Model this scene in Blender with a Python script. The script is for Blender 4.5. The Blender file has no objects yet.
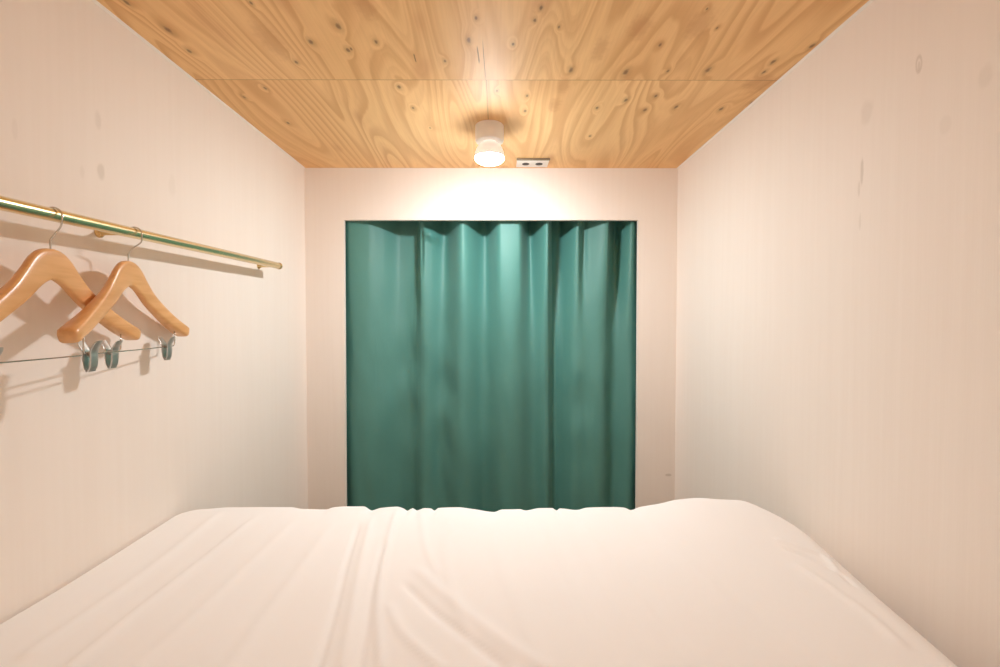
import bpy, bmesh, math, random
from mathutils import Vector, Matrix, noise
random.seed(7)
C = bpy.context.scene
COL = C.collection
PI = math.pi

# ------------------------------------------------------------------ camera model
F = 440.0                     # focal length in pixels of the 1000 px wide frame
EYE = Vector((0.0, 0.0, 1.17))
PITCH = math.radians(-1.37)   # looking very slightly down
YAW = math.radians(-0.13)
U = 0.0052                    # metres per pixel at the entrance wall
ZB = U * F                    # distance to the entrance wall
CAM_R = Matrix.Rotation(YAW, 3, 'Z') @ Matrix.Rotation(PI / 2 + PITCH, 3, 'X')


def ray(px, py):
    return CAM_R @ Vector(((px - 500.0) / F, -(py - 333.5) / F, -1.0))


def on_x(px, py, x):
    d = ray(px, py); return EYE + d * ((x - EYE.x) / d.x)


def on_y(px, py, y):
    d = ray(px, py); return EYE + d * ((y - EYE.y) / d.y)


def on_z(px, py, z):
    d = ray(px, py); return EYE + d * ((z - EYE.z) / d.z)


XL = on_y(305.7, 300, ZB).x        # left wall
XR = on_y(676.5, 300, ZB).x        # right wall
ZC = on_y(490, 168, ZB).z          # ceiling
YR = -0.13                         # wall behind the camera

# ------------------------------------------------------------------ materials


def new_mat(name):
    m = bpy.data.materials.new(name); m.use_nodes = True
    nt = m.node_tree
    b = nt.nodes['Principled BSDF']
    return m, nt, b


class NG:
    """small node-graph helper"""
    def __init__(self, nt): self.nt = nt

    def n(self, t, **kw):
        nd = self.nt.nodes.new(t)
        for k, v in kw.items(): setattr(nd, k, v)
        return nd

    def link(self, a, b): self.nt.links.new(a, b)

    def math(self, op, a, b=None, c=None, clamp=False):
        nd = self.n('ShaderNodeMath', operation=op, use_clamp=clamp)
        for i, v in enumerate((a, b, c)):
            if v is None: continue
            if isinstance(v, (int, float)): nd.inputs[i].default_value = v
            else: self.link(v, nd.inputs[i])
        return nd.outputs[0]

    def smooth(self, v, a, b, lo=0.0, hi=1.0):
        nd = self.n('ShaderNodeMapRange', interpolation_type='SMOOTHSTEP')
        self.link(v, nd.inputs['Value'])
        nd.inputs['From Min'].default_value = a; nd.inputs['From Max'].default_value = b
        nd.inputs['To Min'].default_value = lo; nd.inputs['To Max'].default_value = hi
        return nd.outputs[0]

    def mix(self, fac, a, b, mode='MIX'):
        nd = self.n('ShaderNodeMix', data_type='RGBA', blend_type=mode)
        if isinstance(fac, (int, float)): nd.inputs[0].default_value = fac
        else: self.link(fac, nd.inputs[0])
        for s, v in ((6, a), (7, b)):
            if isinstance(v, tuple): nd.inputs[s].default_value = (*v, 1)
            else: self.link(v, nd.inputs[s])
        return nd.outputs[2]

    def noise(self, vec, scale, detail=2.0, rough=0.5, dist=0.0):
        nd = self.n('ShaderNodeTexNoise')
        nd.inputs['Scale'].default_value = scale
        nd.inputs['Detail'].default_value = detail
        nd.inputs['Roughness'].default_value = rough
        nd.inputs['Distortion'].default_value = dist
        self.link(vec, nd.inputs['Vector'])
        return nd.outputs['Fac']

    def mapping(self, vec, loc=(0, 0, 0), scale=(1, 1, 1)):
        nd = self.n('ShaderNodeMapping')
        nd.inputs['Location'].default_value = loc
        nd.inputs['Scale'].default_value = scale
        self.link(vec, nd.inputs['Vector'])
        return nd.outputs[0]

    def bump(self, h, strength, dist, out):
        nd = self.n('ShaderNodeBump')
        nd.inputs['Strength'].default_value = strength
        nd.inputs['Distance'].default_value = dist
        self.link(h, nd.inputs['Height'])
        self.link(nd.outputs[0], out)


def simple(name, col, rough=0.5, metal=0.0, spec=None, noise_amt=0.04, nscale=40.0, bump=0.0):
    m, nt, b = new_mat(name); g = NG(nt)
    tc = g.n('ShaderNodeTexCoord').outputs['Object']
    f = g.noise(tc, nscale, 3)
    dk = tuple(c * (1 - noise_amt) for c in col)
    lt = tuple(min(1, c * (1 + noise_amt)) for c in col)
    g.link(g.mix(f, dk, lt), b.inputs['Base Color'])
    b.inputs['Roughness'].default_value = rough
    b.inputs['Metallic'].default_value = metal
    if spec is not None: b.inputs['Specular IOR Level'].default_value = spec
    if bump: g.bump(f, bump, 0.002, b.inputs['Normal'])
    return m


WALL_COL = (0.86, 0.795, 0.735)


def wall_mat(name, stains=(), axis='x'):
    """white painted plywood: faint upright brush/grain streaks, a few greyish stains.
    stains: (y or x along wall, z, half width, half height, strength, kind)"""
    m, nt, b = new_mat(name); g = NG(nt)
    tc = g.n('ShaderNodeTexCoord').outputs['Object']
    st = g.noise(g.mapping(tc, scale=(55, 55, 1.6)), 1.0, 4, 0.6)
    st2 = g.noise(g.mapping(tc, scale=(9, 9, 0.8)), 1.0, 3, 0.5)
    v = g.math('ADD', g.math('MULTIPLY', st, 0.6), g.math('MULTIPLY', st2, 0.4))
    k = g.smooth(v, 0.38, 0.62)
    lt = WALL_COL; dk = tuple(c * f for c, f in zip(WALL_COL, (0.985, 0.98, 0.976)))
    col = g.mix(k, dk, lt)
    if stains:
        sep = g.n('ShaderNodeSeparateXYZ'); g.link(tc, sep.inputs[0])
        along = sep.outputs[1] if axis == 'y' else sep.outputs[0]
        wob = g.noise(tc, 14.0, 3, 0.6)
        wv = g.math('SUBTRACT', wob, 0.5)
        for (a, z, hw, hh, s, kind) in stains:
            dx = g.math('DIVIDE', g.math('SUBTRACT', along, a), hw)
            dz = g.math('DIVIDE', g.math('SUBTRACT', sep.outputs[2], z), hh)
            d = g.math('SQRT', g.math('ADD', g.math('POWER', g.math('ABSOLUTE', dx), 2.0), g.math('POWER', g.math('ABSOLUTE', dz), 2.0)))
            d = g.math('ADD', d, g.math('MULTIPLY', wv, 1.3))
            if kind == 'ring':
                fac = g.math('MULTIPLY', g.smooth(d, 0.45, 0.8), g.smooth(d, 0.9, 1.3, 1, 0))
            else:
                fac = g.smooth(d, 0.55, 1.15, 1, 0)
            fac = g.math('MULTIPLY', fac, min(1, s * 1.5))
            col = g.mix(fac, col, (0.40, 0.34, 0.26))
    g.link(col, b.inputs['Base Color'])
    b.inputs['Roughness'].default_value = 0.62
    b.inputs['Specular IOR Level'].default_value = 0.3
    g.bump(v, 0.25, 0.003, b.inputs['Normal'])
    return m


def plywood_mat(yj, xj):
    """rotary-cut larch plywood: growth rings as contour lines of a noise field stretched
    along the sheet; two sheets that meet at y = yj"""
    m, nt, b = new_mat('plywood'); g = NG(nt)
    tc = g.n('ShaderNodeTexCoord').outputs['Object']
    sep = g.n('ShaderNodeSeparateXYZ'); g.link(tc, sep.inputs[0])
    far = g.math('GREATER_THAN', sep.outputs[1], yj)
    cmb = g.n('ShaderNodeCombineXYZ')
    g.link(g.math('ADD', sep.outputs[0], g.math('MULTIPLY', far, 3.37)), cmb.inputs[0])
    g.link(g.math('MULTIPLY_ADD', far, 5.1, sep.outputs[1]), cmb.inputs[1])
    v = cmb.outputs[0]
    # knots: nearest-knot distance in knot radii, with a ragged edge
    wob = g.math('MULTIPLY', g.math('SUBTRACT', g.noise(tc, 60, 3), 0.5), 1.1)
    kd = None
    for (px, py, r) in KNOTS:
        p = on_z(px, py, ZC); rad = 0.85 * r * p.y / F
        sub = g.n('ShaderNodeVectorMath', operation='MULTIPLY_ADD')
        g.link(tc, sub.inputs[0])
        sx, sy = 1 / rad, 1 / (rad * 2.0)
        sub.inputs[1].default_value = (sx, sy, 0); sub.inputs[2].default_value = (-p.x * sx, -p.y * sy, 0)
        ln = g.n('ShaderNodeVectorMath', operation='LENGTH'); g.link(sub.outputs[0], ln.inputs[0])
        kd = ln.outputs['Value'] if kd is None else g.math('MINIMUM', kd, ln.outputs['Value'])
    swirl = g.smooth(kd, 0.6, 5.0, 1, 0)
    kd = g.math('ADD', kd, wob)
    # ring field
    f1 = g.noise(g.mapping(v, loc=(0.3, 0.2, 0), scale=(4.4, 0.62, 1)), 1.0, 0.6, 0.35, 0.25)
    f2 = g.noise(g.mapping(v, scale=(16, 1.8, 1)), 1.0, 2.0, 0.5)
    fld = g.math('ADD', f1, g.math('MULTIPLY', f2, 0.035))
    fld = g.math('ADD', fld, g.math('MULTIPLY', swirl, 0.032))
    ph = g.math('FRACT', g.math('MULTIPLY', fld, 17.0))
    late = g.math('MULTIPLY', g.smooth(ph, 0.30, 0.86), g.smooth(ph, 0.88, 1.0, 1, 0))
    ph2 = g.math('FRACT', g.math('MULTIPLY', fld, 43.0))
    fine = g.math('MULTIPLY', g.smooth(ph2, 0.2, 0.8), g.smooth(ph2, 0.85, 1.0, 1, 0))
    vary = g.noise(g.mapping(v, loc=(7, 0, 0), scale=(3, 1.4, 1)), 1.0, 2.0)
    late = g.math('MULTIPLY', late, g.smooth(vary, 0.28, 0.62, 0.25, 1.0))
    fine = g.math('MULTIPLY', fine, g.smooth(vary, 0.40, 0.66, 0.5, 0.05))
    fib = g.noise(g.mapping(v, scale=(160, 5, 1)), 1.0, 3, 0.6)
    tone = g.noise(g.mapping(v, loc=(3, 1, 0), scale=(2.2, 0.9, 1)), 1.0, 3)
    base = g.mix(g.smooth(tone, 0.3, 0.7), (0.88, 0.545, 0.245), (0.97, 0.65, 0.32))
    col = g.mix(g.math('MULTIPLY', late, 0.48), base, (0.60, 0.27, 0.095))
    col = g.mix(g.math('MULTIPLY', fine, 0.35), col, (0.62, 0.30, 0.11))
    col = g.mix(g.smooth(fib, 0.35, 0.75, 0.0, 0.16), col, (0.58, 0.32, 0.14))
    # reddish heartwood patches
    red = g.noise(g.mapping(v, loc=(11, 4, 0), scale=(7, 2.4, 1)), 1.0, 2)
    col = g.mix(g.smooth(red, 0.60, 0.74, 0, 0.38), col, (0.58, 0.25, 0.11))
    halo = g.smooth(kd, 0.8, 2.6, 1, 0)
    core = g.smooth(kd, 0.3, 1.1, 1, 0)
    col = g.mix(g.math('MULTIPLY', halo, 0.26), col, (0.36, 0.16, 0.06))
    col = g.mix(g.math('MULTIPLY', core, 0.75), col, (0.17, 0.085, 0.04))
    # reddish resin patches
    for (px, py, hw, hl) in PATCHES:
        p = on_z(px, py, ZC)
        sub = g.n('ShaderNodeVectorMath', operation='MULTIPLY_ADD'); g.link(tc, sub.inputs[0])
        sub.inputs[1].default_value = (1 / hw, 1 / hl, 0); sub.inputs[2].default_value = (-p.x / hw, -p.y / hl, 0)
        ln = g.n('ShaderNodeVectorMath', operation='LENGTH'); g.link(sub.outputs[0], ln.inputs[0])
        col = g.mix(g.smooth(g.math('ADD', ln.outputs['Value'], wob), 0.3, 1.5, 0.34, 0), col, (0.50, 0.20, 0.08))
    # open splits in the veneer
    for (px, py, hw, hl, wig) in SPLITS:
        p = on_z(px, py, ZC)
        w = g.math('MULTIPLY', g.math('SUBTRACT', f2, 0.5), wig)
        dx = g.math('DIVIDE', g.math('ABSOLUTE', g.math('SUBTRACT', g.math('SUBTRACT', sep.outputs[0], p.x), w)), hw)
        dy = g.math('DIVIDE', g.math('ABSOLUTE', g.math('SUBTRACT', sep.outputs[1], p.y)), hl)
        fac = g.math('MULTIPLY', g.smooth(dx, 0.5, 1.1, 1, 0), g.smooth(dy, 0.5, 1.0, 1, 0))
        col = g.mix(g.math('MULTIPLY', fac, 0.75), col, (0.16, 0.075, 0.03))
    # joint between the sheets
    jd = g.math('ABSOLUTE', g.math('SUBTRACT', sep.outputs[1], yj))
    col = g.mix(g.smooth(jd, 0.0008, 0.0026, 0.6, 0), col, (0.34, 0.17, 0.07))
    jx = g.math('ABSOLUTE', g.math('SUBTRACT', sep.outputs[0], xj))
    jx = g.math('MULTIPLY', g.smooth(jx, 0.0008, 0.0026, 0.6, 0), far)
    col = g.mix(jx, col, (0.22, 0.10, 0.04))
    g.link(col, b.inputs['Base Color'])
    b.inputs['Roughness'].default_value = 0.55
    b.inputs['Specular IOR Level'].default_value = 0.38
    g.bump(g.math('ADD', late, fib), 0.12, 0.002, b.inputs['Normal'])
    return m


KNOTS = [(126, 2, 3), (168, 30, 3.6), (189, 51, 2.6), (251, 3, 2), (311, 42, 2.8), (338, 26, 3.6), (348, 50, 2.6), (296, 62, 2), (265, 88, 2),
         (288, 123, 1.6), (244, 97, 1.8), (376, 42, 2.2), (351, 49, 1.6), (469, 40, 3), (445, 61, 2), (476, 18, 2), (513, 44, 1.8), (535, 20, 2),
         (541, 8, 2.4), (559, 27, 1.5), (571, 70, 3), (399, 87, 2.3), (497, 91, 1.6), (527, 96, 1.8), (525, 111, 1.9), (590, 136, 1.3), (597, 108, 2.0),
         (707, 9, 1.4), (717, 28, 1.5), (660, 45, 2.0), (626, 72, 3.6), (708, 70, 3.2), (773, 62, 2.6), (812, 46, 2.6), (764, 72, 2.2), (626, 100, 2.5),
         (656, 96, 2.0), (645, 110, 2.4), (676, 107, 2.2), (721, 109, 2.4), (752, 103, 2.6), (668, 71, 1.8), (413, 108, 1.6), (430, 128, 1.0)]
PATCHES = [(564, 86, .018, .05), (555, 105, .022, .05), (640, 28, .03, .05), (700, 25, .03, .06), (365, 6, .025, .05), (270, 40, .03, .08), (760, 84, .05, .05), (600, 50, .02, .06)]
SPLITS = [(474, 55, 0.004, 0.05, 0.10), (414, 58, 0.003, 0.025, 0.06), (484, 62, 0.0015, 0.12, 0.02)]


def varnished_wood():
    m, nt, b = new_mat('varnished_wood'); g = NG(nt)
    tc = g.n('ShaderNodeTexCoord').outputs['Object']
    n1 = g.noise(g.mapping(tc, scale=(6, 60, 60)), 1.0, 3, 0.55, 0.3)
    n2 = g.noise(g.mapping(tc, scale=(3, 9, 9)), 1.0, 2)
    col = g.mix(g.smooth(n1, 0.3, 0.7), (0.68, 0.355, 0.135), (0.78, 0.445, 0.195))
    col = g.mix(g.smooth(n2, 0.35, 0.7, 0, 0.35), col, (0.68, 0.33, 0.12))
    g.link(col, b.inputs['Base Color'])
    b.inputs['Roughness'].default_value = 0.33
    b.inputs['Coat Weight'].default_value = 0.3
    b.inputs['Coat Roughness'].default_value = 0.2
    return m


def fabric(name, col, dk, weave=900.0, rough=0.9, sheen=0.2, bump=0.15, crumple=0.0, spec=0.2):
    m, nt, b = new_mat(name); g = NG(nt)
    tc = g.n('ShaderNodeTexCoord').outputs['Object']
    w = g.noise(g.mapping(tc, scale=(weave, weave, weave * 0.5)), 1.0, 2)
    n2 = g.noise(tc, 3.0, 3)
    f = g.math('ADD', g.math('MULTIPLY', w, 0.5), g.math('MULTIPLY', n2, 0.5))
    g.link(g.mix(g.smooth(f, 0.3, 0.7), dk, col), b.inputs['Base Color'])
    b.inputs['Roughness'].default_value = rough
    b.inputs['Specular IOR Level'].default_value = spec
    b.inputs['Sheen Weight'].default_value = sheen
    b.inputs['Sheen Roughness'].default_value = 0.5
    h = w
    if crumple:
        c = g.noise(g.mapping(tc, scale=(9, 9, 3)), 1.0, 4, 0.55, 0.6)
        g.bump(c, crumple, 0.01, b.inputs['Normal'])
    else:
        g.bump(h, bump, 0.0005, b.inputs['Normal'])
    return m


def emitter(name, col, strength):
    m, nt, b = new_mat(name)
    b.inputs['Base Color'].default_value = (0.9, 0.88, 0.84, 1)
    b.inputs['Emission Color'].default_value = (*col, 1)
    b.inputs['Emission Strength'].default_value = strength
    return m


# ------------------------------------------------------------------ mesh helpers
def link_bm(name, bm, mat, parent=None, smooth=True, loc=None):
    me = bpy.data.meshes.new(name)
    bmesh.ops.recalc_face_normals(bm, faces=bm.faces[:])
    bm.to_mesh(me); bm.free()
    if smooth:
        for p in me.polygons: p.use_smooth = True
    o = bpy.data.objects.new(name, me)
    COL.objects.link(o)
    if mat: me.materials.append(mat)
    if parent: o.parent = parent
    if loc: o.location = loc
    return o


def sharp(o, deg=35):
    me = o.data
    bm = bmesh.new(); bm.from_mesh(me)
    for e in bm.edges:
        if len(e.link_faces) == 2 and e.calc_face_angle(0) > math.radians(deg): e.smooth = False
    bm.to_mesh(me); bm.free()
    return o


def box(bm, x0, x1, y0, y1, z0, z1, bev=0.0, seg=2):
    r = bmesh.ops.create_cube(bm, size=1.0)
    vs = r['verts']
    for v in vs:
        v.co = Vector((x0 + (v.co.x + .5) * (x1 - x0), y0 + (v.co.y + .5) * (y1 - y0), z0 + (v.co.z + .5) * (z1 - z0)))
    if bev:
        es = list({e for v in vs for e in v.link_edges})
        bmesh.ops.bevel(bm, geom=es, offset=bev, segments=seg, affect='EDGES', profile=0.5)


def tube(bm, pts, r, n=12, cap=True):
    """round tube along a polyline, parallel-transport frames; r number or list"""
    pts = [Vector(p) for p in pts]
    rs = r if isinstance(r, (list, tuple)) else [r] * len(pts)
    rings = []
    t0 = (pts[1] - pts[0]).normalized()
    up = Vector((0, 0, 1)) if abs(t0.z) < 0.9 else Vector((1, 0, 0))
    nrm = (up - t0 * up.dot(t0)).normalized()
    for i, p in enumerate(pts):
        if i == 0: t = t0
        elif i == len(pts) - 1: t = (pts[i] - pts[i - 1]).normalized()
        else: t = ((pts[i + 1] - p).normalized() + (p - pts[i - 1]).normalized()).normalized()
        nrm = (nrm - t * nrm.dot(t)).normalized()
        bn = t.cross(nrm)
        rings.append([bm.verts.new(p + (nrm * math.cos(2 * PI * k / n) + bn * math.sin(2 * PI * k / n)) * rs[i]) for k in range(n)])
    for a, b in zip(rings, rings[1:]):
        for k in range(n):
            bm.faces.new((a[k], a[(k + 1) % n], b[(k + 1) % n], b[k]))
    if cap:
        bm.faces.new(rings[0][::-1]); bm.faces.new(rings[-1])
    return rings


def lathe(bm, prof, n=40, axis='z', closed=False):
    """prof: (r, h) list"""
    rings = []
    for r, h in prof:
        if r < 1e-6:
            rings.append([bm.verts.new((0, 0, h))])
        else:
            rings.append([bm.verts.new((r * math.cos(2 * PI * k / n), r * math.sin(2 * PI * k / n), h)) for k in range(n)])
    for a, b in zip(rings, rings[1:]):
        for k in range(n):
            k2 = (k + 1) % n
            if len(a) == 1 and len(b) == 1: continue
            if len(a) == 1: bm.faces.new((a[0], b[k2], b[k]))
            elif len(b) == 1: bm.faces.new((a[k], a[k2], b[0]))
            else: bm.faces.new((a[k], a[k2], b[k2], b[k]))


def xform(bm, mtx, start=0):
    bm.verts.ensure_lookup_table()
    for v in bm.verts[start:]: v.co = mtx @ v.co


def spline(pts, n=12):
    """Catmull-Rom through 3-D points"""
    P = [Vector(p) for p in pts]; P = [P[0] * 2 - P[1]] + P + [P[-1] * 2 - P[-2]]
    out = []
    for i in range(1, len(P) - 2):
        for k in range(n):
            t = k / n
            a, b, c, d = P[i - 1], P[i], P[i + 1], P[i + 2]
            out.append(0.5 * ((2 * b) + (c - a) * t + (2 * a - 5 * b + 4 * c - d) * t * t + (3 * b - a - 3 * c + d) * t ** 3))
    out.append(P[-2])
    return out


def interp(tab, x):
    """monotone cubic through (x, y) table"""
    if x <= tab[0][0]: return tab[0][1]
    if x >= tab[-1][0]: return tab[-1][1]
    for i in range(len(tab) - 1):
        if x <= tab[i + 1][0]: break
    def sec(j): return (tab[j + 1][1] - tab[j][1]) / (tab[j + 1][0] - tab[j][0])
    def slope(j):
        if j == 0: return sec(0)
        if j == len(tab) - 1: return sec(j - 1)
        a, b = sec(j - 1), sec(j)
        return 0 if a * b <= 0 else 2 * a * b / (a + b)
    x0, y0 = tab[i]; x1, y1 = tab[i + 1]; h = x1 - x0; t = (x - x0) / h
    m0, m1 = slope(i) * h, slope(i + 1) * h
    return (2 * t ** 3 - 3 * t ** 2 + 1) * y0 + (t ** 3 - 2 * t ** 2 + t) * m0 + (-2 * t ** 3 + 3 * t ** 2) * y1 + (t ** 3 - t ** 2) * m1


def sstep(a, b, x):
    t = max(0.0, min(1.0, (x - a) / (b - a))); return t * t * (3 - 2 * t)


def thing(name, label, cat, loc=(0, 0, 0), rz=0.0, group=None):
    o = bpy.data.objects.new(name, None); COL.objects.link(o)
    o.empty_display_size = 0.05
    o.location = loc; o.rotation_euler = (0, 0, rz)
    o['label'] = label; o['category'] = cat
    if group: o['group'] = group
    return o


def struct(o):
    o['kind'] = 'structure'; return o


# ------------------------------------------------------------------ room shell
WT = 0.05      # wall thickness
ET = 0.022     # entrance panel thickness

# openings, measured on the entrance wall
OP_TL = on_y(343.8, 220, ZB); OP_TR = on_y(638.3, 220, ZB)
OP_BL = on_y(345.6, 505, ZB); OP_BR = on_y(636.5, 505, ZB)
FLOOR_Z = 0.0


def stain(px, py, x, hw_px, hh_px, s, kind='blot'):
    p = on_x(px, py, x)
    sc = abs(p.y) / F
    # half extents: along the wall a pixel covers more ground because of the grazing view
    q = on_x(px + hw_px, py, x)
    return (p.y, p.z, abs(q.y - p.y), hh_px * sc, s, kind)


m_left = wall_mat('white_painted_plywood_left', [
    stain(98, 120, XL, 4, 10, 0.10), stain(101, 172, XL, 4, 9, 0.17), stain(82, 172, XL, 3, 8, 0.06),
    stain(172, 185, XL, 4, 12, 0.05), stain(15, 130, XL, 3, 12, 0.05)], 'y')
m_right = wall_mat('white_painted_plywood_right', [
    stain(919, 64, XR, 3.0, 8, 0.20, 'ring'), stain(919, 66, XR, 1.6, 5, 0.18),
    stain(867, 112, XR, 7, 14, 0.09), stain(862, 172, XR, 1.6, 13, 0.22), stain(859, 190, XR, 1.3, 8, 0.14),
    stain(860, 222, XR, 1.6, 9, 0.10), stain(985, 75, XR, 8, 12, 0.07), stain(945, 125, XR, 6, 10, 0.05)], 'y')
p_mark = on_y(668, 475, ZB)
m_back = wall_mat('white_painted_plywood_entrance', [(p_mark.x, p_mark.z, 0.018, 0.008, 0.25, 'blot')], 'x')
m_rear = wall_mat('white_painted_plywood_rear')

bm = bmesh.new(); box(bm, XL - WT, XL, YR - WT, ZB + ET, FLOOR_Z - .05, ZC + .02)
struct(link_bm('wall_left', bm, m_left, smooth=False))
bm = bmesh.new(); box(bm, XR, XR + WT, YR - WT, ZB + ET, FLOOR_Z - .05, ZC + .02)
struct(link_bm('wall_right', bm, m_right, smooth=False))
bm = bmesh.new(); box(bm, XL, XR, YR - WT, YR, FLOOR_Z - .05, ZC + .02)
struct(link_bm('wall_rear', bm, m_rear, smooth=False))

# entrance wall: a panel with the curtained opening cut out down to the floor
bm = bmesh.new()
k = (OP_BL.x - OP_TL.x) / (OP_BL.z - OP_TL.z); xbl = OP_TL.x + k * (FLOOR_Z - OP_TL.z)
k = (OP_BR.x - OP_TR.x) / (OP_BR.z - OP_TR.z); xbr = OP_TR.x + k * (FLOOR_Z - OP_TR.z)
outline = [(XL, FLOOR_Z), (xbl, FLOOR_Z), (OP_TL.x, OP_TL.z), (OP_TR.x, OP_TR.z), (xbr, FLOOR_Z), (XR, FLOOR_Z), (XR, ZC), (XL, ZC)]
f = [bm.verts.new((x, ZB, z)) for x, z in outline]
b = [bm.verts.new((x, ZB + ET, z)) for x, z in outline]
# split in three quads each side so no concave n-gon is left
for L, flip in ((f, False), (b, True)):
    a0 = bm.verts.new((OP_TL.x, L[0].co.y, ZC)); a1 = bm.verts.new((OP_TR.x, L[0].co.y, ZC))
    for q in ((L[0], L[1], L[2], a0, L[7]), (L[2], L[3], a1, a0), (L[3], L[4], L[5], L[6], a1)):
        bm.faces.new(q[::-1] if flip else q)
for i in range(8):
    if i == 6: continue
    j = (i + 1) % 8
    bm.faces.new((f[i], f[j], b[j], b[i]))
struct(link_bm('wall_entrance', bm, m_back, smooth=False))

YJ = on_z(500, 80, ZC).y
XJ = on_z(487, 95, ZC).x
m_ply = plywood_mat(YJ, XJ)
bm = bmesh.new(); box(bm, XL - WT, XR + WT, YR - WT, ZB + 0.4, ZC, ZC + .03)
struct(link_bm('ceiling', bm, m_ply, smooth=False))

m_floor = simple('floor_boards', (0.28, 0.18, 0.105), 0.45, noise_amt=0.2, nscale=6)
bm = bmesh.new(); box(bm, XL - WT, XR + WT, YR - WT, ZB + 0.4, FLOOR_Z - .05, FLOOR_Z)
struct(link_bm('floor', bm, m_floor, smooth=False))

# thin white bead of caulk between side walls and ceiling
m_bead = simple('white_caulk', (0.86, 0.80, 0.74), 0.5, noise_amt=0.02)
for nm, x, s in (('trim_1', XL, 1), ('trim_2', XR, -1)):
    bm = bmesh.new()
    y0, y1 = YR + 0.001, ZB - 0.001
    w = 0.006
    prof = [(0, 0), (w * s, 0), (w * .55 * s, -w * .55), (0, -w)]
    va = [bm.verts.new((x + a, y0, ZC + c)) for a, c in prof]
    vb = [bm.verts.new((x + a, y1, ZC + c)) for a, c in prof]
    for i in range(4):
        bm.faces.new((va[i], va[(i + 1) % 4], vb[(i + 1) % 4], vb[i]))
    bm.faces.new(va); bm.faces.new(vb[::-1])
    struct(link_bm(nm, bm, m_bead, smooth=False))

# ------------------------------------------------------------------ curtain
m_curtain = fabric('teal_cotton', (0.064, 0.236, 0.203), (0.053, 0.210, 0.180), weave=700, rough=0.60, sheen=0.1, crumple=0.14, spec=0.85)
TOP = [(325, .030), (335, .022), (349, .013), (366, .017), (378, .030), (394, .053), (412, .055), (419, .026), (428, .034), (441, .053),
       (462, .015), (484, .056), (501, .015), (519, .016), (532, .056), (548, .014), (552, .030), (556, .058), (563, .064), (580, .022),
       (587, .036), (592, .030), (609, .013), (615, .036), (622, .050), (634, .014), (645, .024), (660, .040)]


def top_e(px): return 0.016 + (interp(TOP, px) - 0.014) * 1.5


def low_e(px):
    s = 0; w = 0
    for k in range(-4, 5):
        g = math.exp(-(k / 2.4) ** 2); s += g * top_e(px + k * 3.9); w += g
    e = s / w
    return 0.042 + (e - 0.042) * 0.80


bm = bmesh.new()
NXC, NZC = 420, 110
zt = OP_TL.z + 0.055; zb = FLOOR_Z + 0.03
rows = []
for j in range(NZC + 1):
    v = j / NZC                       # 0 top .. 1 bottom
    z = zt + (zb - zt) * v
    row = []
    for i in range(NXC + 1):
        px = 326 + (657 - 326) * i / NXC
        # folds lean a touch as they fall
        drift = 3.0 * math.sin(px * 0.031 + 1.0) * v + 1.5 * math.sin(px * 0.09) * v * v
        a = sstep(0.02, 0.42, v)
        e = top_e(px + drift) * (1 - a) + low_e(px + drift) * a
        # the deep crease right of centre stays deep all the way down
        cr = math.exp(-((px + drift * .3 - 557) / 4.5) ** 2)
        e = e + a * 0.012 * cr
        # pinched pleat near the top left
        g = math.exp(-((px - 428 - (v - .06) * 160) / 5.5) ** 2) * math.exp(-((v - 0.068) / 0.014) ** 2)
        e -= 0.020 * g
        g = math.exp(-((px - 419) / 2.2) ** 2) * sstep(0.03, 0.06, v) * (1 - sstep(0.09, 0.22, v))
        e += 0.010 * g
        # slack diagonal pulls and soft crumples
        nz = noise.noise(Vector((px * 0.045 + v * 2.0, v * 3.3, 1.7)))
        nz2 = noise.noise(Vector((px * 0.10 - v * 4.0, v * 7.0, 5.2)))
        e += 0.0045 * nz * sstep(0.1, 0.5, v) + 0.0022 * nz2 * sstep(0.15, 0.6, v)
        # slack V drapes under the two left pleats
        for cx, cv, wd in ((405, .50, 26), (440, .58, 20), (585, .62, 18)):
            d = abs(px - cx) / wd
            if d < 1.3:
                e -= 0.0035 * math.sin(30 * (v - cv - 0.05 * d)) * math.exp(-(d * 1.2) ** 2) * math.exp(-((v - cv) / .18) ** 2)
        e = max(e, (ET + 0.004) / ZB)
        x = (px - 499.0) * U
        row.append(bm.verts.new((x, ZB * (1 + e), z)))
    rows.append(row)
for j in range(NZC):
    for i in range(NXC):
        bm.faces.new((rows[j][i], rows[j][i + 1], rows[j + 1][i + 1], rows[j + 1][i]))
cur = link_bm('curtain', bm, m_curtain)
cur['label'] = 'teal green fabric curtain filling the doorway opening behind the bed'
cur['category'] = 'curtain'
sd = cur.modifiers.new('thickness', 'SOLIDIFY'); sd.thickness = 0.0012; sd.offset = 1

# ------------------------------------------------------------------ bed
BED_Y0, BED_Y1 = YR + 0.02, on_z(480, 511, EYE.z - 115.5 * U).y + 0.02
BZ = EYE.z - 115.5 * U                 # resting height of the sheet top
m_sheet = fabric('white_cotton_sheet', (0.885, 0.88, 0.875), (0.865, 0.857, 0.85), weave=1200, rough=0.9, sheen=0.1, bump=0.08)
m_matt = fabric('mattress_ticking', (0.75, 0.72, 0.68), (0.68, 0.65, 0.61), weave=300)
m_bedwood = simple('bed_base_wood', (0.45, 0.28, 0.15), 0.5, noise_amt=0.15, nscale=12)


def bed_right(y):
    Z = y / ZB
    return min((164 + (Z - .346) * 62) * U, XR - 0.008)


bed_left = XL + 0.006
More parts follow.
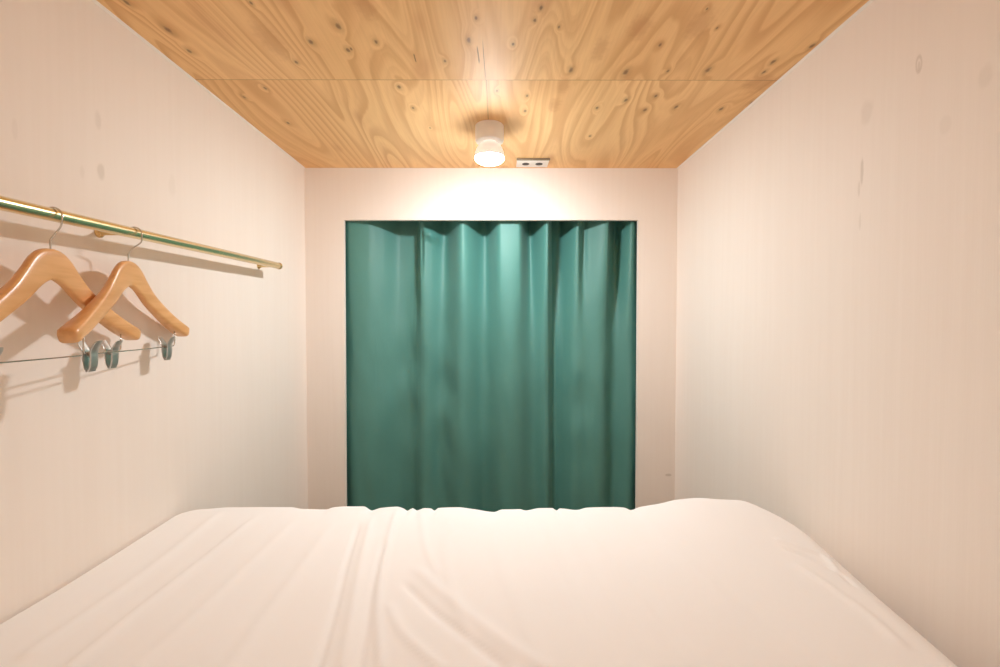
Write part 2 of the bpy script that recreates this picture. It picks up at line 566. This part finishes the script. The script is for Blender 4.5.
# wrinkles: polylines in photo pixels on the sheet, (points), width m, height m
WR_PX = [
    ([(262, 520), (205, 560), (140, 610), (70, 667)], 0.016, 0.0055),
    ([(300, 520), (255, 560), (190, 620), (135, 667)], 0.020, 0.0035),
    ([(335, 525), (300, 570), (262, 620), (230, 667)], 0.022, 0.0040),
    ([(360, 525), (348, 560), (335, 610), (318, 667)], 0.008, -0.0065),
    ([(372, 520), (362, 560), (352, 610), (342, 667)], 0.014, 0.0055),
    ([(398, 512), (386, 550), (378, 600), (380, 667)], 0.010, 0.0060),
    ([(386, 540), (374, 580), (366, 630), (360, 667)], 0.009, -0.0045),
    ([(400, 580), (432, 610), (470, 640), (505, 667)], 0.012, -0.0055),
    ([(410, 565), (450, 600), (500, 640), (540, 667)], 0.018, 0.0045),
    ([(385, 600), (400, 630), (420, 650), (440, 667)], 0.012, 0.0040),
    ([(450, 515), (446, 560), (455, 600), (470, 640)], 0.018, 0.0030),
    ([(490, 515), (500, 560), (520, 610), (545, 667)], 0.024, 0.0028),
    ([(545, 520), (565, 560), (592, 610), (625, 667)], 0.026, -0.0035),
    ([(575, 520), (610, 570), (650, 620), (690, 667)], 0.028, 0.0040),
    ([(640, 520), (690, 570), (745, 620), (800, 667)], 0.030, 0.0025),
    ([(770, 545), (800, 553), (825, 560), (842, 580)], 0.010, 0.0050),
    ([(780, 553), (808, 562), (838, 575), (860, 592)], 0.008, -0.0045),
    ([(790, 565), (830, 590), (865, 615), (900, 645)], 0.014, 0.0040),
    ([(225, 515), (170, 555), (100, 605), (30, 655)], 0.020, 0.0045),
    ([(420, 512), (424, 540), (430, 560), (440, 580)], 0.012, 0.0030),
]
WR = []
for pts, w, h in WR_PX:
    q = spline([on_z(px, py, BZ) for px, py in pts], 8)
    WR.append(([(p.x, p.y) for p in q], w * 0.8, h * 1.1))


def wr_h(x, y):
    s = 0.0
    for q, w, h in WR:
        best = 1e9; bt = 0
        if y < q[-1][1] - 0.25 or y > q[0][1] + 0.25: continue
        n = len(q)
        for i in range(n - 1):
            ax, ay = q[i]; bx, by = q[i + 1]
            dx, dy = bx - ax, by - ay
            l = dx * dx + dy * dy
            t = max(0, min(1, ((x - ax) * dx + (y - ay) * dy) / l))
            ex, ey = x - ax - t * dx, y - ay - t * dy
            d = ex * ex + ey * ey
            if d < best: best = d; bt = (i + t) / (n - 1)
        d = math.sqrt(best)
        if d < 3 * w:
            fade = sstep(0, .12, bt) * (1 if q[-1][1] < 0.85 else 1 - sstep(.85, 1, bt))
            s += h * fade * math.exp(-(d / w) ** 2)
    return s


# far hem: small gathered lobes, from the photo's outline (x px, rise in px)
HEM = [(150, 512), (200, 509), (225, 507.5), (250, 507), (290, 507.5), (300, 509), (325, 509.3), (332, 507.5), (345, 506.6), (362, 506.6), (371, 510), (379, 508),
       (396, 506.8), (403, 508.3), (406.5, 510), (412, 507.8), (416, 509.6), (424, 507.6), (430, 507.8), (434, 509.6), (438, 507.3), (458, 506.4), (472, 508),
       (494, 510.6), (502, 508.4), (520, 508), (526, 509.2), (540, 507.5), (553, 507.5), (557, 509.6), (560.5, 507.8), (578, 509.3), (588, 508), (612, 508.4),
       (625, 509.5), (632, 512), (640, 510), (660, 507), (680, 503), (700, 501.5), (720, 502.5), (742, 503.5), (765, 508), (800, 512)]
HEM_S = []
for x_ in range(150, 801, 10):
    sw = sv = 0
    for k_ in range(-12, 13):
        g_w = math.exp(-(k_ / 6) ** 2); sw += g_w; sv += g_w * interp(HEM, x_ + k_ * 3)
    HEM_S.append((x_, sv / sw))


def hem(x, y):
    """the gathered far hem: broad rise plus small puckers, from its outline in the photo"""
    d = BED_Y1 - y
    px = 499 + x / (BED_Y1 - 0.03) * F
    b_ = interp(HEM_S, px); f_ = interp(HEM, px) - b_
    k_ = 0.62 * U
    return (513.0 - b_) * k_ * math.exp(-(d / 0.24) ** 2) - f_ * 1.5 * k_ * math.exp(-(d / 0.07) ** 2)


NXB, NYB = 420, 200
RCL, RCR = 0.085, 0.16    # plan corner radius
bm = bmesh.new()
rows = []
for j in range(NYB + 1):
    tj = j / NYB
    tj = 1 - (1 - tj) ** 1.5          # denser toward the far hem
    row = []
    for i in range(NXB + 1):
        ti = i / NXB
        ti = 0.5 + 0.5 * math.sin((ti - .5) * PI) * 0.35 + (ti - .5) * 0.65
        y = BED_Y0 + (BED_Y1 - BED_Y0) * tj
        xr = bed_right(y)
        x = bed_left + (xr - bed_left) * ti
        # distance inside the rounded outline (only far corners are rounded)
        dl, dr, df = x - bed_left, xr - x, BED_Y1 - y
        dn = y - BED_Y0
        ds = min(dl, dr)
        RC = RCL if dl < dr else RCR
        if ds < RC and df < RC:
            ex, ey = RC - ds, RC - df
            L = math.hypot(ex, ey)
            d = RC - L
            if d < 0:                   # outside the corner: pull back onto the outline
                k = RC / L
                nx = RC - ex * k; ny = RC - ey * k
                x = bed_left + nx if dl < dr else xr - nx
                y = BED_Y1 - ny
                d = 0
            wr_ = 0.06
        else:
            d = min(ds, df)
        d = min(d, dn)
        if dl < min(dr, df) and d == dl: r = 0.008
        elif d == dr: r = 0.075
        else: r = 0.05
        if ds < RC and df < RC: r = (0.05 * ey * ey + (0.008 if dl < dr else 0.075) * ex * ex) / max(1e-9, ex * ex + ey * ey)
        drop = 0 if d >= r else r - math.sqrt(max(0, r * r - (r - d) ** 2))
        z = BZ - drop
        w = sstep(0, 0.05, d)
        z += wr_h(x, y) * (0.25 + 0.75 * w)
        z += hem(x, y)
        # soft fill: slightly domed, right side puffier, dipping toward the camera on the left
        z += 0.006 * noise.noise(Vector((x * 2.2, y * 2.2, 3.3))) + 0.0022 * noise.noise(Vector((x * 9, y * 4, 8.1)))
        z += 0.010 * sstep(0.15, 0.5, x) * sstep(0.2, 1.2, y) * sstep(0, .15, dr)
        row.append(bm.verts.new((x, y, z)))
    rows.append(row)
for j in range(NYB):
    for i in range(NXB):
        q = (rows[j][i], rows[j][i + 1], rows[j + 1][i + 1], rows[j + 1][i])
        bm.faces.new(q)
# skirt hanging down the sides
loop = [rows[0][i] for i in range(NXB)] + [rows[j][NXB] for j in range(NYB)] + [rows[NYB][i] for i in range(NXB, 0, -1)] + [rows[j][0] for j in range(NYB, 0, -1)]
prev = loop
for zz in (0.36, 0.27, 0.20):
    cur_l = [bm.verts.new((v.co.x, v.co.y, zz + 0.004 * math.sin(n_ * .5))) for n_, v in enumerate(loop)]
    L = len(loop)
    for n_ in range(L):
        bm.faces.new((prev[n_], prev[(n_ + 1) % L], cur_l[(n_ + 1) % L], cur_l[n_]))
    prev = cur_l
bmesh.ops.remove_doubles(bm, verts=bm.verts[:], dist=0.0002)
bed = thing('bed', 'wide bed with a wrinkled white sheet filling the room wall to wall', 'bed', (0, 0, 0))
link_bm('bed_sheet', bm, m_sheet, bed)
bm = bmesh.new(); box(bm, bed_left + .02, bed_right(0.1) - .01, BED_Y0 + .02, BED_Y1 - .03, 0.22, BZ - 0.03, 0.04, 3)
link_bm('mattress', bm, m_matt, bed)
bm = bmesh.new(); box(bm, bed_left + .02, bed_right(0.1) - .01, BED_Y0 + .02, BED_Y1 - .03, 0.0, 0.215, 0.008, 2)
link_bm('bed_base', bm, m_bedwood, bed)

# ------------------------------------------------------------------ clothes rail
m_brass = simple('polished_brass', (0.84, 0.71, 0.42), 0.24, 1.0, noise_amt=0.03)
m_brass2 = simple('bracket_brass', (0.70, 0.52, 0.24), 0.25, 1.0, noise_amt=0.03)
RX = XL + 14 * U
r_end = on_x(279, 266, RX); r_near = on_x(3, 203.5, RX)
rd = (r_near - r_end).normalized()


def rail_at(px):
    """point of the rail axis seen at photo column px"""
    lo, hi = 0.0, 2.5
    def col(t):
        p = r_end + rd * t - EYE; c = CAM_R.transposed() @ p
        return 500 + F * c.x / -c.z
    for _ in range(60):
        m_ = (lo + hi) / 2
        if col(m_) > px: lo = m_
        else: hi = m_
    return r_end + rd * lo


RR = 0.0135
tl = (r_end.y - (YR + 0.12)) / -rd.y
rail = thing('clothes_rail', 'long polished brass rail along the left wall holding the hangers', 'clothes rail', r_end + rd * tl * .5)
inv = Matrix.Translation(-rail.location)
bm = bmesh.new()
tube(bm, [r_end, r_end + rd * 0.004, r_end + rd * tl], [RR * 0.9, RR, RR], 32)
# hollow end
xform(bm, inv)
sharp(link_bm('rail_tube', bm, m_brass, rail), 50)
bm = bmesh.new()
Mend = Matrix.Translation(r_end - rd * 0.004) @ rd.to_track_quat('Z', 'Y').to_matrix().to_4x4()
lathe(bm, [(0, 0), (RR * .8, 0), (RR * 1.05, 0.002), (RR * 1.08, 0.008), (RR * .95, 0.0095)], 32)
xform(bm, inv @ Mend)
link_bm('end_cap', bm, m_brass2, rail)
for px in (276, 128, -120):
    p = rail_at(px) if px > -100 else r_end + rd * (tl - 0.15)
    bm = bmesh.new()
    # post from the rail to the wall and a round foot screwed to the wall
    lathe(bm, [(0, 0), (0.013, 0), (0.013, 0.003), (0.011, 0.005), (0.009, 0.008), (0.0065, 0.014), (0.0065, RX - XL - RR * .6), (0, RX - XL - RR * .6)], 28)
    xform(bm, inv @ Matrix.Translation((XL, p.y, p.z - 0.002)) @ Matrix.Rotation(PI / 2, 4, 'Y'))
    br = sharp(link_bm('bracket', bm, m_brass2, rail), 50)
    for sz in (-0.0095, 0.0095):
        bm = bmesh.new()
        lathe(bm, [(0.0024, 0.0), (0.0022, 0.0012), (0.0015, 0.002), (0, 0.0022)], 14)
        xform(bm, inv @ Matrix.Translation((XL + 0.0045, p.y, p.z - 0.002 + sz)) @ Matrix.Rotation(PI / 2, 4, 'Y'))
        s_ = link_bm('screw', bm, m_brass2, br)

# ------------------------------------------------------------------ hangers
m_hwood = varnished_wood()
m_wire = simple('chrome_wire', (0.62, 0.58, 0.52), 0.18, 1.0, noise_amt=0.03)
m_clip = simple('chrome_clip', (0.56, 0.54, 0.51), 0.33, 0.82, noise_amt=0.03)
HW = 0.234            # half width
NECK = -0.070         # top of the wood below the rail axis
DROP = [(0, 0.0), (.05, -.002), (.12, -.013), (.22, -.040), (.34, -.071), (.5, -.101), (.75, -.140), (1.0, -.172)]
HGT = [(0, .066), (.10, .062), (.22, .050), (.5, .040), (.8, .036), (1.0, .033)]
DEP = [(0, .017), (.2, .018), (.45, .023), (.75, .032), (1.0, .040)]
BOW = 0.016


def hanger_body_bm():
    bm = bmesh.new()
    N, K = 72, 20
    rings = []
    for i in range(N + 1):
        t = -1 + 2 * i / N
        a = abs(t)
        cap = 1.0
        x = t * HW
        zt_ = NECK + interp(DROP, a); h = interp(HGT, a); d = interp(DEP, a)
        # rounded tips
        if a > .95:
            s = (a - .95) / .05; cap = math.sqrt(max(0.0, 1 - s * s)) * 0.22 + 0.78
        slope = (interp(DROP, min(1, a + .02)) - interp(DROP, max(0, a - .02))) / ((min(1, a + .02) - max(0, a - .02)) * HW)
        ang = math.atan(slope) * (1 if t >= 0 else -1) * 0.75
        cz = zt_ - h / 2
        bow = -BOW * a ** 1.6
        ring = []
        for k_ in range(K):
            th = 2 * PI * k_ / K
            c, s = math.cos(th), math.sin(th)
            ex = 0.55                    # squarish section with rounded edges
            yy = math.copysign(abs(c) ** ex, c) * d / 2 * cap
            zz = math.copysign(abs(s) ** ex, s) * h / 2 * cap
            ring.append(bm.verts.new((x - zz * math.sin(ang), bow + yy, cz + zz * math.cos(ang))))
        rings.append(ring)
    for a_, b_ in zip(rings, rings[1:]):
        for k_ in range(K):
            bm.faces.new((a_[k_], a_[(k_ + 1) % K], b_[(k_ + 1) % K], b_[k_]))
    bm.faces.new(rings[0][::-1]); bm.faces.new(rings[-1])
    return bm


WIRE = 0.0016
BAR_Z = NECK - 0.172 - 0.033 - 0.022
BAR_X = HW * 0.79


def bar_bm():
    bm = bmesh.new()
    yb = -BOW * .9
    top = NECK + interp(DROP, .79) - .022
    pts = [(-BAR_X, yb, top), (-BAR_X, yb, BAR_Z + .010), (-BAR_X + .003, yb, BAR_Z + .003), (-BAR_X + .010, yb, BAR_Z),
           (0, yb, BAR_Z - .001), (BAR_X - .010, yb, BAR_Z), (BAR_X - .003, yb, BAR_Z + .003), (BAR_X, yb, BAR_Z + .010), (BAR_X, yb, top)]
    tube(bm, pts, WIRE, 10)
    return bm


def hook_bm(rot, hx):
    """wire hook lying across the rail; rot turns the hook against the wooden body"""
    bm = bmesh.new()
    R = 0.0205
    cz = RR + WIRE + 0.0004 - R
    pts = [(0, 0, NECK - .012), (0, 0, NECK + .012), (0.002, 0, -0.050), (0.012, 0, -0.038), (hx + 0.0165, 0, -0.024)]
    arc = [(hx + R * math.cos(a), 0, cz + R * math.sin(a)) for a in [math.radians(x) for x in range(-20, 196, 9)]]
    pts = spline(pts + [arc[0]], 6)[:-1] + [Vector(p) for p in arc]
    tube(bm, pts, WIRE, 10)
    xform(bm, Matrix.Rotation(rot, 4, 'Z'))
    return bm


def lever_bm(side):
    """one half of a sprung metal clip: flared thumb tab on top, ribbed jaw below"""
    bm = bmesh.new()
    w = 0.013
    prof = [(.0180, .0290, .55), (.0165, .0270, .85), (.0125, .0190, 1.0), (.0075, .0090, 1.0), (.0060, .0010, 1.0), (.0066, -.0060, 1.0),
            (.0060, -.0180, 1.0), (.0046, -.0290, 1.0), (.0020, -.0350, 1.0), (.0014, -.0385, .95)]
    pts = spline([(p[0], 0, p[1]) for p in prof], 4)
    ws = [interp([(i, p[2]) for i, p in enumerate(prof)], i / 4) for i in range(len(pts))]
    th = 0.0012
    grid = []
    for i, p in enumerate(pts):
        row = []
        for k_ in range(9):
            q = -1 + 2 * k_ / 8
            out = p.x + 0.0012 * (1 - q * q) + (0.0006 * (1 if k_ % 2 else -1) if p.z < -.016 else 0)
            row.append((side * out, q * w * ws[i], p.z))
        grid.append(row)
    va = [[bm.verts.new((y_, x_, z_)) for x_, y_, z_ in r] for r in grid]       # placed so the clip opens across the bar
    vb = [[bm.verts.new((y_, x_ + side * th, z_)) for x_, y_, z_ in r] for r in grid]
    n, m_ = len(va), 9
    for i in range(n - 1):
        for k_ in range(m_ - 1):
            bm.faces.new((va[i][k_], va[i][k_ + 1], va[i + 1][k_ + 1], va[i + 1][k_]))
            bm.faces.new((vb[i][k_ + 1], vb[i][k_], vb[i + 1][k_], vb[i + 1][k_ + 1]))
    for i in range(n - 1):
        for k_ in (0, m_ - 1):
            bm.faces.new((va[i][k_], va[i + 1][k_], vb[i + 1][k_], vb[i][k_]))
    for i in (0, n - 1):
        for k_ in range(m_ - 1):
            bm.faces.new((va[i][k_], va[i][k_ + 1], vb[i][k_ + 1], vb[i][k_]))
    return bm


def spring_bm():
    bm = bmesh.new()
    pts = []
    turns = 5
    for i in range(turns * 16 + 1):
        a = 2 * PI * i / 16
        pts.append((-0.010 + 0.020 * i / (turns * 16), 0.0044 * math.cos(a), 0.0044 * math.sin(a)))
    tube(bm, pts, 0.0009, 6)
    return bm


GROUP = 'wooden trouser hangers on the brass rail'


def make_hanger(label, loc, rz, hook_rot, clip_x, hx):
    # hx: how far the stem hangs to the wall side of the rail
    t = thing('clothes_hanger', label, 'clothes hanger', loc, rz, GROUP)
    link_bm('hanger_body', hanger_body_bm(), m_hwood, t)
    link_bm('hook', hook_bm(hook_rot, hx), m_wire, t)['label'] = 'thin chrome wire hook over the rail'
    link_bm('trouser_bar', bar_bm(), m_wire, t)['label'] = 'thin chrome wire bar under the shoulders'
    for cx in clip_x:
        c = link_bm('clip', spring_bm(), m_clip, t, loc=(cx, -BOW * .9, BAR_Z))
        c['label'] = 'chrome sprung clip'
        for s in (-1, 1):
            link_bm('lever', lever_bm(s), m_clip, c)
    return t


# local +x of the hanger points deeper into the room (+Y), local -y faces the room
P1 = rail_at(136) + rd * 0.006 + Vector((-0.016, 0, 0)); P2 = rail_at(52.5) + Vector((-0.006, 0, 0))
A1 = math.radians(90 + 11); A2 = math.radians(90 + 9.5)
h1 = make_hanger('wooden hanger nearest the doorway, its whole body and both chrome clips in view', P1, A1, -A1, (-0.165, 0.142), 0.016)
h2 = make_hanger('wooden hanger at the left edge of the photo, its near shoulder cut off', P2, A2, -A2, (-0.160, 0.152), 0.006)

# ------------------------------------------------------------------ ceiling lamp
LP = on_z(489.5, 126, ZC)
lamp = thing('ceiling_lamp', 'small white ceiling lamp with a lit bulb above the curtain', 'ceiling lamp', LP)
m_porc = simple('white_porcelain', (0.90, 0.87, 0.84), 0.3, noise_amt=0.02)
m_body = simple('bulb_body', (0.90, 0.88, 0.85), 0.35, noise_amt=0.02)
m_body.node_tree.nodes['Principled BSDF'].inputs['Emission Color'].default_value = (1.0, 0.93, 0.86, 1)
m_body.node_tree.nodes['Principled BSDF'].inputs['Emission Strength'].default_value = 0.45   # added emission whitens the housing, standing in for light through frosted plastic
m_em = emitter('lamp_glow', (0.945, 0.975, 0.995), 468.0)
bm = bmesh.new()
lathe(bm, [(0, 0), (.056, 0), (.058, -.002), (.058, -.058), (.055, -.064), (.048, -.067), (.030, -.067), (.030, -.060), (0, -.060)], 48)
sharp(link_bm('lamp_base', bm, m_porc, lamp), 40)
bm = bmesh.new()
CZ = -0.131; BR = 0.056
lathe(bm, [(0, -.061), (.026, -.061), (.028, -.070), (.042, -.078), (.052, -.091), (.0585, -.110), (.0605, -.126), (.0595, -.1290), (.050, -.1280), (0, -.1275)], 48)
bulb = sharp(link_bm('bulb', bm, m_body, lamp), 50)
bm = bmesh.new()
prof = []
half = 0.059; depth = 0.0215
for i in range(13):
    a = math.radians(90 * i / 12)
    prof.append((half * math.cos(a) if i < 12 else 0, CZ - depth * math.sin(a)))
lathe(bm, [(0, CZ + .004), (half * .95, CZ + .004)] + prof, 32)
g_ = link_bm('bulb_face', bm, m_em, bulb)
g_['label'] = 'glowing warm white bulb face'

# ------------------------------------------------------------------ ceiling plate
pa = on_z(517, 158.5, ZC); pb = on_z(549.5, 158.5, ZC)
y0, y1 = pa.y, on_z(530, 166, ZC).y
plate = thing('ceiling_plate', 'small white rectangular ceiling plate with two dark slots right of the lamp', 'ceiling plate', ((pa.x + pb.x) / 2, (y0 + y1) / 2, ZC))
hx, hy = (pb.x - pa.x) / 2, (y1 - y0) / 2
m_plate = simple('white_plastic', (0.82, 0.78, 0.73), 0.4, noise_amt=0.02)
m_dark = simple('dark_slot', (0.06, 0.05, 0.045), 0.6)
m_rim = simple('bronze_rim', (0.22, 0.17, 0.11), 0.5)
bm = bmesh.new(); box(bm, -hx, hx, -hy, hy, -0.007, 0.0, 0.002, 2)
link_bm('cover', bm, m_plate, plate)
bm = bmesh.new(); box(bm, -hx - .002, hx + .002, -hy - .006, -hy, -0.010, 0.0, 0.001, 1)
link_bm('edge_strip', bm, m_rim, plate)['label'] = 'dark strip along the near edge'
for sx in (-.42, .42):
    bm = bmesh.new()
    lathe(bm, [(0, -0.0085), (.010, -0.0085), (.012, -0.0075), (.012, -0.006)], 24)
    xform(bm, Matrix.Diagonal((1.5, 1.5, 1, 1)))
    link_bm('slot', bm, m_dark, plate, loc=(sx * hx, 0.004, 0))

# ------------------------------------------------------------------ world, camera, view
w = bpy.data.worlds.new('world'); C.world = w; w.use_nodes = True
w.node_tree.nodes['Background'].inputs[0].default_value = (0.02, 0.018, 0.015, 1)
w.node_tree.nodes['Background'].inputs[1].default_value = 1.0

cd = bpy.data.cameras.new('camera'); co = bpy.data.objects.new('camera', cd); COL.objects.link(co)
cd.sensor_width = 36.0; cd.lens = F * 36.0 / 1000.0; cd.clip_start = 0.02
co.matrix_world = Matrix.Translation(EYE) @ CAM_R.to_4x4()
C.camera = co
vs = C.view_settings
vs.view_transform = 'Standard'; vs.look = 'None'; vs.gamma = 1.0; vs.use_curve_mapping = False
vs.exposure = 0.0
C.cycles.max_bounces = 24
C.cycles.diffuse_bounces = 16
C.cycles.use_denoising = True
